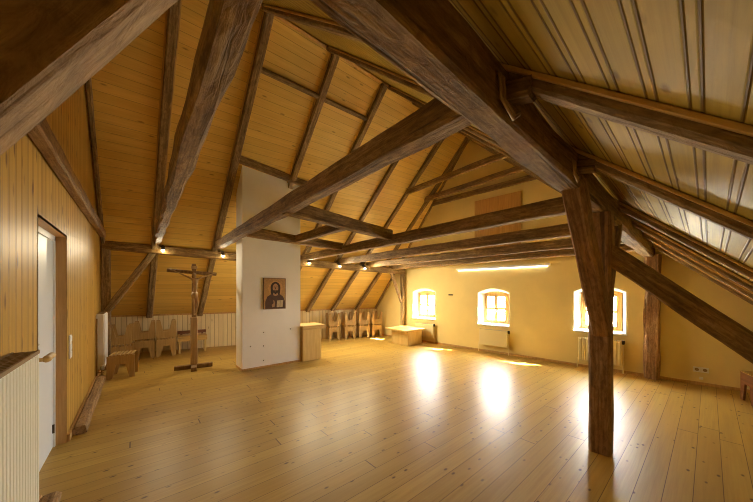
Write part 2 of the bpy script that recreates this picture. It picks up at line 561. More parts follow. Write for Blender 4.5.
# knee walls
bm = bmesh.new(); ul = bm.loops.layers.uv.new('UVMap')
p = [(-0.62, KY(-0.62), 0), (6.4, KY(6.4), 0), (6.4, KY(6.4), KZ), (-0.62, KY(-0.62), KZ)]
uvquad(bm, ul, p, [(q[0] * 1.03 + 2, q[2]) for q in p])
tag(link('wall_back', bm, M['plank_knee']), 'low knee wall of pale vertical boards', kind='structure')
bm = bmesh.new(); ul = bm.loops.layers.uv.new('UVMap')
p = [(-0.62, -1.68, 0), (7.1, -1.68, 0), (7.1, -1.68, 0.75), (-0.62, -1.68, 0.75)]
uvquad(bm, ul, p, [(q[0] + 2, q[2]) for q in p])
tag(link('wall_front', bm, M['plank_knee']), 'low knee wall under the near eaves', kind='structure')

# skirtings and trims
bm = bmesh.new()
for ya, yb in ((FRONT, 7.37),):
    prism(bm, [V(wp(ya, 0, -0.022)), V(wp(yb, 0, -0.022)), V(wp(yb, 0, 0.0)), V(wp(ya, 0, 0.0))], V((0, 0, 0.045)))
tag(link('baseboard_right', bm, M['jamb']), 'thin wooden skirting under the yellow wall', kind='structure')
bm = bmesh.new()
box(bm, XL, XL + 0.022, DY1 + 0.02, 8.9, 0, 0.07, 0.003)
box(bm, XL, XL + 0.022, FRONT, DY0 - 0.02, 0, 0.07, 0.003)
tag(link('baseboard_left', bm, M['jamb']), 'wooden skirting along the pine wall', kind='structure')
bm = bmesh.new()
prism(bm, [V((XL, RY - 0.03, RZ - 0.05)), V((XL, RY + 0.03, RZ - 0.05)), V((XL, RY, RZ - 0.005))], V((7.05, 0, 0)))
tag(link('trim_1', bm, M['jamb']), 'wooden cover strip along the ridge', kind='structure')
bm = bmesh.new()
kv = [V((x, KY(x) - o, z)) for x, o, z in ((XL, 0.0, KZ - 0.03), (6.3, 0.0, KZ - 0.03))]
prism(bm, [kv[0], kv[1], kv[1] + V((0, -0.025, 0)), kv[0] + V((0, -0.025, 0))], V((0, 0, 0.035)))
tag(link('trim_2', bm, M['jamb']), 'strip where slope meets the pale knee wall', kind='structure')

# ------------------------------------------------------------------ chimney
bm = bmesh.new()
cx0, cx1, cy0, cy1 = 1.478, 2.62, 5.57, 5.99
n = 6
def ch_top(x, y): return roof_l(x, y) + 0.02
vb = [bm.verts.new(q) for q in ((cx0, cy0, 0), (cx1, cy0, 0), (cx1, cy1, 0), (cx0, cy1, 0))]
vt = [bm.verts.new((x, y, ch_top(x, y))) for x, y in ((cx0, cy0), (cx1, cy0), (cx1, cy1), (cx0, cy1))]
for i in range(4):
    bm.faces.new((vb[i], vb[(i + 1) % 4], vt[(i + 1) % 4], vt[i]))
bm.faces.new(vt); bm.faces.new(vb[::-1])
ch = tag(link('chimney', bm, M['chimney']), 'broad white plastered chimney stack rising from floor to roof', 'chimney')
bm = bmesh.new()
box(bm, cx0 - 0.012, cx1 + 0.012, cy0 - 0.014, cy0, 0, 0.035)
box(bm, cx0 - 0.014, cx0, cy0 - 0.014, cy1, 0, 0.035)
link('base_strip', bm, M['jamb'], ch)
for nm, (x, z) in (('wall_plug', (1.62, 0.44)), ('wall_plug', (1.86, 0.68)), ('wall_plug', (1.86, 0.42)), ('wall_plug', (1.86, 0.14)), ('wall_plug', (2.40, 0.70))):
    bm = bmesh.new()
    lathe(bm, [(0.012, -0.004), (0.012, 0.0)], (x, cy0, z), 'Y', 8)
    link(nm, bm, M['darkmetal'], ch)
zc = roof_l(1.5, 5.5)
beam('header_plank', (1.40, 5.47, 3.86), (2.80, 5.47, 3.70), 0.06, 0.14, 'rafter', label='grey wooden plank across the top of the white chimney', jit=0.003)

# ------------------------------------------------------------------ left slope rafters
RAF = [  # x at ridge, x at foot, label
    (0.36, 0.22, 'dark rafter on the orange slope left of the big tie beam'),
    (1.40, 1.23, 'dark rafter on the orange slope just left of the chimney'),
    (2.48, 2.28, 'dark rafter on the orange slope rising above the chimney'),
    (3.55, 3.10, 'dark rafter on the orange slope, first right of the chimney top'),
    (4.72, 3.90, 'dark rafter on the orange slope whose foot shows just right of the chimney'),
    (5.60, 4.65, 'dark rafter on the orange slope above the middle of the stacked stools'),
    (6.40, 5.42, 'dark rafter on the orange slope, last one before the yellow gable')]
sl = V((0, RY - KY(2), RZ - KZ)).normalized()
for xr, xf, lb in RAF:
    nrm = V((0, -(RZ - KZ), RY - KY(xf))).normalized()          # points into the room
    if nrm.z > 0: nrm = -nrm
    off = nrm * 0.045
    p0 = V((xf, KY(xf), KZ)) + off
    p1 = V((xr, RY + 0.03, RZ - 0.03)) + off
    rf = beam('rafter', p0, p1, 0.115, 0.11, 'rafter', up=nrm, label=lb, cat='rafter', jit=0.003)
    L = (p1 - p0).length
    for s_ in (-1, 1):
        bm = bmesh.new()
        box(bm, 0.02, L - 0.05, s_ * 0.066 - 0.010, s_ * 0.066 + 0.010, -0.045, -0.020, 0.002)
        link('edge_strip', bm, M['birch'], rf)
p0 = V((XL + 0.04, KY(XL), KZ)); p1 = V((XL + 0.04, RY, RZ))
nrm = V((0, -0.68, -0.73))
beam('rafter', p0 + nrm * 0.02, p1 + nrm * 0.02, 0.06, 0.07, 'rafter', up=nrm, label='thin dark rafter in the corner of the pine wall and orange slope', cat='rafter', jit=0.002)
p0 = V((6.12, KY(6.12), KZ)); p1 = V((6.44, RY, RZ))
beam('rafter', p0 + nrm * 0.02, p1 + nrm * 0.02, 0.06, 0.07, 'rafter', up=nrm, label='thin rafter where the orange slope meets the yellow gable', cat='rafter', jit=0.002)
def on_l(x, t, o=0.03):
    y = KY(x) + (RY - KY(x)) * t
    return V((x, y, KZ + (RZ - KZ) * t)) + V((0, -0.68, -0.73)) * o
tt = 0.886
beam('nailing_rail', on_l(1.44, tt, 0.035), on_l(2.45, tt, 0.035), 0.07, 0.10, 'rafter', up=(0, -0.68, -0.73), label='short grey rail between the two rafters nearest above the chimney', jit=0.003)
beam('nailing_rail', on_l(2.45, tt, 0.035), on_l(3.50, tt, 0.035), 0.07, 0.10, 'rafter', up=(0, -0.68, -0.73), label='short grey rail on the orange slope further right of the chimney rafters', jit=0.003)

# ------------------------------------------------------------------ purlin, posts, braces
beam('purlin', (-0.5, 0.675, 2.483), (6.72, 0.675, 2.165), 0.155, 0.22, 'beam', label='huge hewn purlin running overhead to the post and gable', cat='beam', jit=0.008, ch=0.02)
beam('purlin', (-0.5, 7.36, 2.345), (6.25, 6.06, 2.06), 0.15, 0.17, 'beam', label='long purlin carrying the lit spotlights below the orange slope', cat='beam', jit=0.006)
beam('post', (3.30, 0.65, 0), (3.30, 0.65, 2.21), 0.165, 0.165, 'post', up=(1, 0, 0), label='thick freestanding dark timber post standing on the open floor', cat='post', jit=0.007, ch=0.02)
beam('brace', (3.28, 0.63, 1.12), (2.50, 0.66, 2.30), 0.135, 0.16, 'post', label='steep brace from the freestanding post up left to the purlin', cat='brace', jit=0.006)
beam('brace', (3.36, 0.65, 1.45), (3.95, 0.66, 2.18), 0.12, 0.13, 'beam', label='brace half hidden behind the freestanding post', cat='brace', jit=0.005)
beam('strut', (3.30, 0.60, 1.84), (3.30, -1.30, 0.07), 0.13, 0.155, 'beam', label='dark diagonal strut from the freestanding post down to the right', cat='brace', jit=0.005)
gp = beam('post', (6.655, 0.625, 0), (6.665, 0.62, 2.10), 0.185, 0.13, 'post', up=(1, 0, 0), label='rough weathered post standing against the yellow gable wall', cat='post', jit=0.016, ch=0.03)
beam('post', (-0.44, 0.66, 0), (-0.44, 0.66, 2.32), 0.15, 0.15, 'beam', up=(1, 0, 0), label='timber post against the pine wall under the near brace', cat='post')
beam('brace', (-0.512, 0.66, 1.265), (0.133, 0.66, 2.375), 0.08, 0.17, 'pale_beam', label='huge brace close overhead in the top left corner', cat='brace', jit=0.004, ch=0.008)
beam('post', (-0.45, 7.34, 0), (-0.45, 7.34, 2.28), 0.13, 0.13, 'rafter', up=(1, 0, 0), label='dark post in the corner behind the white side of the far radiator', cat='post')
beam('brace', (0.26, 7.22, 2.28), (-0.43, 7.30, 1.12), 0.10, 0.11, 'rafter', label='dark brace slanting down towards the stools in the left corner', cat='brace')
beam('post', (6.19, 6.06, 0), (6.19, 6.06, 1.99), 0.11, 0.11, 'rafter', up=(1, 0, 0), label='slim dark post behind the box bench at the yellow gable', cat='post')
beam('brace', (5.78, 6.14, 2.0), (6.16, 6.07, 1.12), 0.08, 0.08, 'pale_beam', label='pale short brace on the slim post near the far corner', cat='brace')

# tie beams and ceiling joists
beam('tie_beam', (0.222, 0.70, 2.375), (0.305, 7.30, 2.475), 0.11, 0.13, 'beam', label='long dark tie beam crossing overhead on the left', jit=0.010, ch=0.02)
beam('tie_beam', (1.195, 0.70, 2.39), (1.33, 7.08, 2.46), 0.125, 0.16, 'beam', label='long tie beam crossing in front of the chimney top', jit=0.006)
beam('ceiling_joist', (2.98, 0.73, 2.275), (3.20, 6.70, 2.31), 0.12, 0.15, 'beam', label='ceiling joist nearest the camera, its right end above the brace head', jit=0.004)
beam('ceiling_joist', (4.02, 0.73, 2.235), (4.22, 6.50, 2.27), 0.12, 0.15, 'beam', label='second ceiling joist behind the brace, in the row of dark joists', jit=0.004)
beam('ceiling_joist', (4.92, 0.73, 2.195), (5.05, 6.34, 2.22), 0.12, 0.14, 'beam', label='third ceiling joist, next to last before the yellow gable', jit=0.004)
beam('ceiling_joist', (5.80, 0.73, 2.165), (5.80, 6.18, 2.18), 0.12, 0.13, 'beam', label='ceiling joist closest to the yellow gable above the tube light', jit=0.004)
beam('trimmer', (1.22, 2.98, 2.405), (3.04, 3.25, 2.36), 0.10, 0.16, 'beam', label='trimmer beam spanning from the chimney tie beam to the first joist', jit=0.005)
beam('trimmer', (1.30, 4.62, 2.40), (3.10, 4.72, 2.36), 0.10, 0.15, 'beam', label='second trimmer beam just in front of the white chimney', jit=0.005)
beam('trimmer', (2.13, 4.66, 2.385), (2.13, 3.14, 2.38), 0.10, 0.13, 'beam', label='short timber linking the two trimmers before the chimney', jit=0.004)
# collars high up
for x0, x1, z, lb in ((5.30, 5.20, 4.02, 'lowest slender collar beam high under the ridge, nearest the camera'), (6.02, 5.95, 3.98, 'middle slender collar beam high under the ridge'), (6.34, 6.50, 3.93, 'slender collar beam high on the yellow gable')):
    y0 = KY(x0) + (RY - KY(x0)) * (z - KZ) / (RZ - KZ)
    y1 = EY + (RY - EY) * (z - EZ(x1)) / (RZ - EZ(x1))
    beam('collar_beam', (x0, y0 + 0.02, z), (x1, y1 - 0.02, z), 0.07, 0.13, 'beam', label=lb, jit=0.003)

# ------------------------------------------------------------------ right slope rafters
RR = [(1.345, 1.36, 'dark rafter nearest overhead on the low right slope'), (2.345, 2.40, 'second rafter on the low right slope, second from the camera'),
      (3.68, 3.92, 'third rafter on the low right slope, above the freestanding post'), (4.35, 4.85, 'fourth rafter on the low right slope beyond the post'),
      (5.30, 5.60, 'fifth rafter on the low right slope, next to last'), (6.35, 6.45, 'last rafter on the low right slope by the yellow gable')]
for xr, xf, lb in RR:
    nrm = V((0, 0.65, -0.76))
    p0 = V((xf, -1.62, roof_r(xf, -1.62))) + nrm * 0.022
    p1 = V((xr, RY - 0.02, roof_r(xr, RY - 0.02) - 0.02)) + nrm * 0.022
    r = beam('rafter', p0, p1, 0.095, 0.065, 'rafter', up=nrm, label=lb, cat='rafter', jit=0.003)
    L = (p1 - p0).length
    for s_ in (-1, 1):
        bm = bmesh.new()
        box(bm, 0.0, L - 0.1, s_ * 0.056 - 0.010, s_ * 0.056 + 0.010, -0.028, -0.008, 0.003)
        link('edge_strip', bm, M['birch'], r)

# beam ends with iron stirrups beside the purlin
for x, z, k_, lb in ((1.19, 2.43, 1.0, 'iron stirrup hanging at the purlin under the nearest right rafter'), (2.20, 2.36, 0.8, 'smaller iron stirrup at the purlin under the second right rafter')):
    bm = bmesh.new()
    for dx in (0.0, 0.032):
        tube(bm, [(x + dx, 0.60, z + 0.02), (x + dx, 0.582, z), (x + 0.012 * k_ + dx, 0.582, z - 0.095 * k_), (x + 0.13 * k_ + dx * 0.4, 0.582, z - 0.145 * k_ + dx * 0.8), (x + 0.19 * k_ + dx * 0.2, 0.582, z - 0.10 * k_ + dx * 0.5), (x + 0.19 * k_, 0.60, z - 0.09 * k_)], 0.0075, 8)
    o = tag(link('iron_stirrup', bm, M['copper'], smooth=True), lb, 'bracket')
beam('tie_beam', (1.33, 0.62, 2.425), (1.33, 0.50, 2.39), 0.095, 0.08, 'beam', label='sawn timber end poking out beside the purlin under the nearest right rafter', jit=0.003)
beam('tie_beam', (2.36, 0.62, 2.37), (2.36, 0.49, 2.34), 0.09, 0.08, 'beam', label='sawn timber end beside the purlin under the second right rafter', jit=0.003)

# rail on the pine wall
beam('wall_rail', (XL + 0.045, 0.72, 2.53), (XL + 0.045, 7.30, 2.53), 0.09, 0.13, 'pale_beam', label='long horizontal timber rail on the pine wall above the door', jit=0.004)
# sill timber lying along the pine wall
beam('sill_timber', (-0.455, 4.22, 0.045), (-0.455, 6.50, 0.045), 0.10, 0.09, 'pale_beam', label='rough low timber lying on the floor along the pine wall', jit=0.008, ch=0.02)
beam('sill_timber', (-0.46, 1.0, 0.045), (-0.46, 2.96, 0.045), 0.10, 0.09, 'pale_beam', label='rough low timber ending on the floor beside the near radiator', jit=0.008, ch=0.02)

# hatch on the gable
def gable_panel(name, y0, y1, z0, z1, mat, label, cat, kind=None):
    bm = bmesh.new()
    prism(bm, [V(wp(y0, z0)), V(wp(y1, z0)), V(wp(y1, z1)), V(wp(y0, z1))], V((-0.03, 0, 0)))
    return tag(link(name, bm, M[mat]), label, cat, None, kind)
gable_panel('wooden_hatch', 2.72, 3.80, 2.35, 3.72, 'jamb', 'brown wooden hatch on the gable behind the dark joists', 'hatch')

# ------------------------------------------------------------------ radiators
def radiator_flat(name, y0, y1, z0, z1, label, ribs):
    ym = (y0 + y1) / 2
    e = empty(name, (XW(ym), ym, 0), math.atan2(0.085, 1) , label=label, cat='radiator', group='radiators under the gable windows')
    L = (y1 - y0) / 2
    bm = bmesh.new()
    box(bm, -0.10, -0.045, -L, L, z0, z1, 0.008)
    if ribs:
        nr = int((2 * L) / 0.058)
        for i in range(nr):
            y = -L + 0.03 + i * (2 * L - 0.06) / (nr - 1)
            box(bm, -0.112, -0.098, y - 0.018, y + 0.018, z0 + 0.02, z1 - 0.02, 0.005)
    link('panel', bm, M['yellow_enamel'], e)
    bm = bmesh.new()
    for i in range(24):
        y = -L + 0.02 + i * (2 * L - 0.04) / 23
        box(bm, -0.095, -0.05, y - 0.006, y + 0.006, z1 - 0.002, z1 + 0.006)
    link('top_grille', bm, M['steel'], e)
    bm = bmesh.new()
    tube(bm, [(-0.07, -L - 0.02, 0.0), (-0.07, -L - 0.02, z1 - 0.05), (-0.07, -L + 0.01, z1 - 0.05)], 0.009)
    link('pipe', bm, M['yellow_enamel'], e)
    bm = bmesh.new()
    tube(bm, [(-0.07, L + 0.02, 0.0), (-0.07, L + 0.02, z0 + 0.05), (-0.07, L - 0.01, z0 + 0.05)], 0.009)
    link('pipe', bm, M['yellow_enamel'], e)
    bm = bmesh.new()
    lathe(bm, [(0.014, 0), (0.024, 0.01), (0.026, 0.06), (0.02, 0.075)], (-0.07, -L - 0.02, z1 - 0.06), 'Z', 12)
    v = link('valve', bm, M['darkmetal'], e, True)
    for yb in (-L * 0.6, L * 0.6 - 0.03):
        bm = bmesh.new()
        box(bm, -0.045, 0.0, yb, yb + 0.03, z0 + 0.1, z1 - 0.1)
        link('wall_bracket', bm, M['steel'], e)
    return e
radiator_flat('radiator', 1.02, 1.66, 0.13, 0.58, 'ribbed cream radiator under the window behind the timber post', True)
radiator_flat('radiator', 2.99, 3.66, 0.175, 0.55, 'flat cream radiator under the middle window', False)
radiator_flat('radiator', 4.98, 5.60, 0.16, 0.54, 'flat cream radiator beside the box bench under the far window', False)

# near radiator
e = empty('radiator', (-0.47, 1.8, 0), label='large ribbed cream radiator in the near left corner before the door', cat='radiator')
bm = bmesh.new()
box(bm, -0.05, 0.035, -0.75, 0.65, 0.12, 1.145, 0.006)
for i in range(32):
    y = -0.73 + i * 0.0442
    box(bm, 0.030, 0.046, y - 0.0185, y + 0.0185, 0.13, 1.14, 0.005)
link('panel', bm, M['cream'], e)
bm = bmesh.new()
box(bm, -0.05, -0.043, -0.75, 0.65, 1.143, 1.162); box(bm, 0.040, 0.050, -0.75, 0.65, 1.143, 1.162)
for i in range(36):
    y = -0.74 + i * 0.0394
    box(bm, -0.045, 0.045, y - 0.006, y + 0.006, 1.145, 1.158)
box(bm, -0.006, 0.002, -0.75, 0.65, 1.145, 1.156)
link('top_grille', bm, M['grille'], e)
bm = bmesh.new()
tube(bm, [(0.0, 0.60, 1.10), (0.03, 0.67, 1.10), (0.065, 0.67, 1.10), (0.07, 0.69, 1.10)], 0.011)
lathe(bm, [(0.012, 0.66), (0.019, 0.675), (0.020, 0.70), (0.014, 0.72), (0.017, 0.735), (0.018, 0.81), (0.012, 0.825)], (0.07, 0, 1.10), 'Y', 14)
link('thermostat_valve', bm, M['birch'], e, True)
for y in (-0.6, 0.55):
    bm = bmesh.new()
    box(bm, -0.03, 0.02, y - 0.02, y + 0.02, 0.0, 0.125)
    link('foot', bm, M['cream'], e)

# far radiator on the pine wall
e = empty('radiator', (-0.475, 6.80, 0), label='tall white radiator on the far end of the pine wall', cat='radiator')
bm = bmesh.new()
box(bm, -0.055, 0.045, -0.18, 0.85, 0.16, 1.09, 0.006)
for i in range(22):
    y = -0.14 + i * 0.0455
    box(bm, 0.043, 0.055, y - 0.014, y + 0.014, 0.18, 1.08, 0.005)
link('panel', bm, M['white'], e)
bm = bmesh.new()
for i in range(28):
    y = -0.15 + i * 0.037
    box(bm, -0.045, 0.04, y - 0.006, y + 0.006, 1.088, 1.10)
link('top_grille', bm, M['grille'], e)
bm = bmesh.new()
tube(bm, [(-0.04, -0.205, 1.02), (-0.04, -0.205, 0.05), (-0.04, -0.17, 0.03)], 0.011)
link('pipe', bm, M['copper'], e)
bm = bmesh.new()
tube(bm, [(0.02, -0.19, 0.22), (0.02, -0.23, 0.20), (0.025, -0.235, 0.03)], 0.010)
tube(bm, [(-0.04, -0.21, 0.12), (0.045, -0.23, 0.12)], 0.010)
link('pipe', bm, M['copper'], e)
bm = bmesh.new()
lathe(bm, [(0.015, 0), (0.026, 0.01), (0.026, 0.06), (0.016, 0.075)], (0.03, -0.235, 0.16), 'Z', 12)
link('valve', bm, M['steel'], e, True)

# ------------------------------------------------------------------ small fittings
bm = bmesh.new(); box(bm, XL, XL + 0.012, 4.19, 4.28, 0.80, 1.04, 0.004)
sw = tag(link('light_switch', bm, M['plastic']), 'tall white switch plate on the pine wall beside the door', 'switch')
for z in (0.84, 0.92, 1.0):
    bm = bmesh.new(); box(bm, XL + 0.010, XL + 0.017, 4.21, 4.26, z - 0.028, z + 0.028, 0.003)
    link('rocker', bm, M['white'], sw)
def socket(y, label):
    bm = bmesh.new()
    prism(bm, [V(wp(y - 0.04, 0.20)), V(wp(y + 0.04, 0.20)), V(wp(y + 0.04, 0.28)), V(wp(y - 0.04, 0.28))], V((-0.012, 0, 0)))
    s = tag(link('wall_socket', bm, M['plastic']), label, 'socket')
    bm = bmesh.new()
    lathe(bm, [(0.024, -0.0155), (0.024, -0.011)], wp(y, 0.24), 'X', 12)
    link('socket_well', bm, M['grille'], s)
socket(0.125, 'left wall socket low on the yellow gable right of the rough post')
socket(0.04, 'right wall socket low on the yellow gable right of the rough post')
bm = bmesh.new()
prism(bm, [V(wp(0.06, 0.09)), V(wp(0.10, 0.09)), V(wp(0.10, 0.125)), V(wp(0.06, 0.125))], V((-0.02, 0, 0)))
tag(link('cable_box', bm, M['plastic']), 'tiny cable box on the yellow wall below the sockets', 'socket')
bm = bmesh.new()
for y in (4.45, 4.52):
    lathe(bm, [(0.010, -0.03), (0.016, -0.022), (0.016, 0.0)], wp(y, 1.37), 'X', 10)
prism(bm, [V(wp(4.42, 1.355)), V(wp(4.55, 1.355)), V(wp(4.55, 1.385)), V(wp(4.42, 1.385))], V((-0.008, 0, 0)))
tag(link('wall_hook', bm, M['darkmetal']), 'small dark hook strip on the yellow wall between two windows', 'hook')
# tube light on the gable
bm = bmesh.new()
prism(bm, [V(wp(2.15, 2.02)), V(wp(4.30, 2.02)), V(wp(4.30, 2.06)), V(wp(2.15, 2.06))], V((-0.05, 0, 0)))
tl = tag(link('tube_light', bm, M['white']), 'long white tube light on the yellow wall under the joists', 'light')
bm = bmesh.new()
tube(bm, [wp(2.2, 2.005, -0.03), wp(4.25, 2.005, -0.03)], 0.013)
link('tube', bm, M['tube'], tl)

# spotlights
def spot(x, y, z, label, watt):
    e = empty('spotlight', (x, y, z), label=label, cat='light', group='spotlights on the far purlin')
    bm = bmesh.new()
    lathe(bm, [(0.035, 0.0), (0.035, 0.018), (0.02, 0.022)], (0, 0.05, 0.04), 'Y', 14)
    tube(bm, [(0, 0.06, 0.04), (0, 0.0, 0.035), (0, -0.01, 0.02)], 0.007)
    link('mount', bm, M['darkmetal'], e)
    bm = bmesh.new()
    n = 14
    prof = [(0.018, 0.02), (0.03, 0.012), (0.034, -0.03)]
    rings = []
    for r, h in prof:
        rings.append([bm.verts.new((r * math.cos(2 * PI * k / n), -0.01 + r * math.sin(2 * PI * k / n), h)) for k in range(n)])
    for r0, r1 in zip(rings, rings[1:]):
        for k in range(n):
            bm.faces.new((r0[k], r0[(k + 1) % n], r1[(k + 1) % n], r1[k]))
    bm.faces.new(rings[0])
    link('shade', bm, M['darkmetal'], e)
    bm = bmesh.new()
    bmesh.ops.create_uvsphere(bm, u_segments=12, v_segments=8, radius=0.030)
    bmesh.ops.translate(bm, verts=bm.verts, vec=(0, -0.01, -0.04))
    link('bulb', bm, M['bulb'], e, True)
    ld = bpy.data.lights.new('bulb_glow', 'SPOT')
    ld.spot_size = math.radians(165)
    ld.spot_blend = 0.9
    ld.specular_factor = 0.07
    ld.energy = watt
    ld.color = (1.0, 0.86, 0.60)
    ld.shadow_soft_size = 0.04
    lo = bpy.data.objects.new('bulb_glow', ld)
    lo.location = (0, -0.03, -0.08)
    lo.rotation_euler = V((0.25, -0.85, -0.75)).to_track_quat('-Z', 'Y').to_euler()
    lo.parent = e
    C.objects.link(lo)
def p2(x): return 7.36 - 1.30 * (x + 0.5) / 6.75
def p2z(x): return 2.345 - 0.285 * (x + 0.5) / 6.72
for x, lb in ((0.39, 'lit spotlight left of the crucifix under the tie beam end'), (1.42, 'lit spotlight just left of the white chimney'), (3.28, 'lit spotlight just right of the white chimney'),
              (4.09, 'middle one of the three lit spotlights right of the chimney'), (4.82, 'lit spotlight farthest right along the purlin')):
    spot(x, p2(x) - 0.145, p2z(x) + 0.02, lb, 13 if x < 2 else 27)

# ------------------------------------------------------------------ furniture: slatted stools
SW, SDp, SH = 0.36, 0.36, 0.40
def make_stool(name='slatted_stool'):
    e = empty(name)
    T = 0.022
    for s in (-1, 1):
        y = s * (SDp / 2 - T / 2)
        w, h = SW / 2, SH - 0.022
        pts = [(-w, 0), (-w + 0.070, 0), (-w + 0.118, h * 0.62), (w - 0.118, h * 0.62), (w - 0.070, 0), (w, 0), (w, h), (-w, h)]
        bm = bmesh.new()
        prism(bm, [V((x, y - T / 2, z)) for x, z in pts], V((0, T, 0)))
        link('side_panel', bm, M['stoolwood'], e)
    for i in range(6):
        x = -SW / 2 + 0.045 + i * (SW - 0.09) / 5
        bm = bmesh.new()
        box(bm, x - 0.018, x + 0.018, -SDp / 2, SDp / 2, SH - 0.022, SH, 0.003)
        link('seat_slat', bm, M['stoolwood'], e)
    bm = bmesh.new()
    box(bm, -SW / 2 + 0.03, SW / 2 - 0.03, -0.012, 0.012, SH - 0.085, SH - 0.022)
    link('cross_rail', bm, M['stoolwood'], e)
    return e
proto = make_stool()
used = [False]
def stool(x, y, rz, label, inverted=False, z=0.0, group='slatted wooden stools'):
    o = proto if not used[0] else copy_tree(proto)
    used[0] = True
    if inverted:
        o.location = (x, y, z + SH)
        o.rotation_euler = (PI, 0, rz)
    else:
        o.location = (x, y, z)
        o.rotation_euler = (0, 0, rz)
    tag(o, label, 'stool', group)
    return o
R = math.radians
stool(-0.19, 6.66, R(-8), 'slatted wooden stool standing in front, nearest the white radiator')
stool(-0.25, 7.68, R(-4), 'upright stool hidden behind the front stool, under an upturned one')
stool(-0.25, 7.68, R(-4), 'upturned stool left of the row, above and behind the front stool', True, SH)
stool(0.13, 8.18, R(-3), 'upright stool in the middle of the left row, under an upturned one')
stool(0.13, 8.18, R(-3), 'upturned stool in the middle of the left row of stacked stools', True, SH)
stool(0.51, 8.14, R(-3), 'upright stool at the right of the left row, beside the low bench')
stool(0.51, 8.14, R(-3), 'upturned stool topmost right in the left row, nearest the crucifix', True, SH)
G = [(4.55, 7.42), (5.02, 7.28), (5.46, 7.14), (5.88, 7.02)]
wordsg = ['beside the pedestal', 'second from the pedestal', 'third from the pedestal', 'in the far corner by the gable']
for (x, y), wd in zip(G, wordsg):
    rz = R(-14)
    stool(x, y, rz, 'upright slatted stool %s, right of the chimney' % wd)
    stool(x, y, rz, 'upturned slatted stool with legs in the air, %s' % wd, True, SH)
s = stool(6.22, -0.50, R(15), 'reddish brown stool cut off at the right edge under the strut')
for ch_ in s.children:
    if ch_.name.startswith('side_panel'):
        ch_.data = ch_.data.copy(); ch_.data.materials.clear(); ch_.data.materials.append(M['redwood'])
        ch_['label'] = 'red brown side panel'

# low bench beside the crucifix
e = empty('bench', (1.03, 8.20, 0), R(-4), label='long low wooden bench partly behind the crucifix', cat='bench')
bm = bmesh.new(); box(bm, -0.30, 0.30, -0.17, 0.17, 0.36, 0.40, 0.004); link('seat', bm, M['birch'], e)
bm = bmesh.new(); box(bm, -0.30, 0.30, -0.165, -0.14, 0.28, 0.355, 0.003); link('apron', bm, M['birch'], e)
for s_ in (-1, 1):
    bm = bmesh.new(); box(bm, s_ * 0.26 - 0.02, s_ * 0.26 + 0.02, -0.15, 0.15, 0, 0.36, 0.003); link('leg', bm, M['birch_v'], e)
bm = bmesh.new(); box(bm, -0.30, 0.30, 0.13, 0.155, 0.42, 0.50, 0.003)
for s_ in (-0.22, 0.22): box(bm, s_ - 0.02, s_ + 0.02, 0.135, 0.15, 0.38, 0.44)
link('back_rail', bm, M['redwood'], e)

# ------------------------------------------------------------------ pedestal by the chimney
e = empty('pedestal', (2.87, 5.72, 0), label='pale wooden pedestal stand against the right side of the chimney', cat='pedestal')
bm = bmesh.new()
box(bm, -0.22, 0.20, -0.22, 0.22, 0.0, 0.66, 0.004)
link('body', bm, M['birch_v'], e)
bm = bmesh.new(); box(bm, -0.24, 0.29, -0.25, 0.25, 0.66, 0.745, 0.006); link('top', bm, M['birch'], e)

# box bench near the far window
e = empty('box_table', (5.78, 5.52, 0), label='low wooden box table standing by the far window', cat='table')
bm = bmesh.new(); box(bm, -0.27, 0.30, -0.32, 0.32, 0, 0.39, 0.004); link('body', bm, M['birch_v'], e)
bm = bmesh.new(); box(bm, -0.42, 0.40, -0.40, 0.44, 0.39, 0.43, 0.005); link('top', bm, M['birch'], e)

# ------------------------------------------------------------------ crucifix
e = empty('crucifix', (0.83, 6.40, 0), label='tall standing wooden crucifix with carved figure on a cross foot', cat='crucifix')
bm = bmesh.new(); box(bm, -0.31, 0.31, -0.045, 0.045, 0.0, 0.075, 0.006)
o = link('foot_plank', bm, M['crosswood'], e); o.rotation_euler = (0, 0, R(-8))
bm = bmesh.new(); box(bm, -0.045, 0.045, -0.28, 0.28, 0.001, 0.075, 0.006)
o = link('foot_plank', bm, M['crosswood'], e); o.rotation_euler = (0, 0, R(-8))
bm = bmesh.new()
box(bm, -0.055, 0.055, -0.05, 0.05, 0.075, 0.98, 0.008)
link('lower_post', bm, M['bodywood'], e)
bm = bmesh.new()
box(bm, -0.035, 0.035, -0.03, 0.03, 0.98, 2.00, 0.008)
link('upright', bm, M['crosswood'], e)
beam('cross_arm', (-0.40, 0, 1.835), (0.40, 0, 1.80), 0.05, 0.06, 'crosswood', parent=e, jit=0.006)
bpy.data.objects['cross_arm'].matrix_world = Matrix.Translation((-0.42, 0, 1.86)) @ Matrix.Rotation(R(3), 4, 'Y')
bm = bmesh.new(); box(bm, -0.05, 0.05, -0.05, -0.036, 1.90, 1.96, 0.003); link('name_plate', bm, M['bodywood'], e)
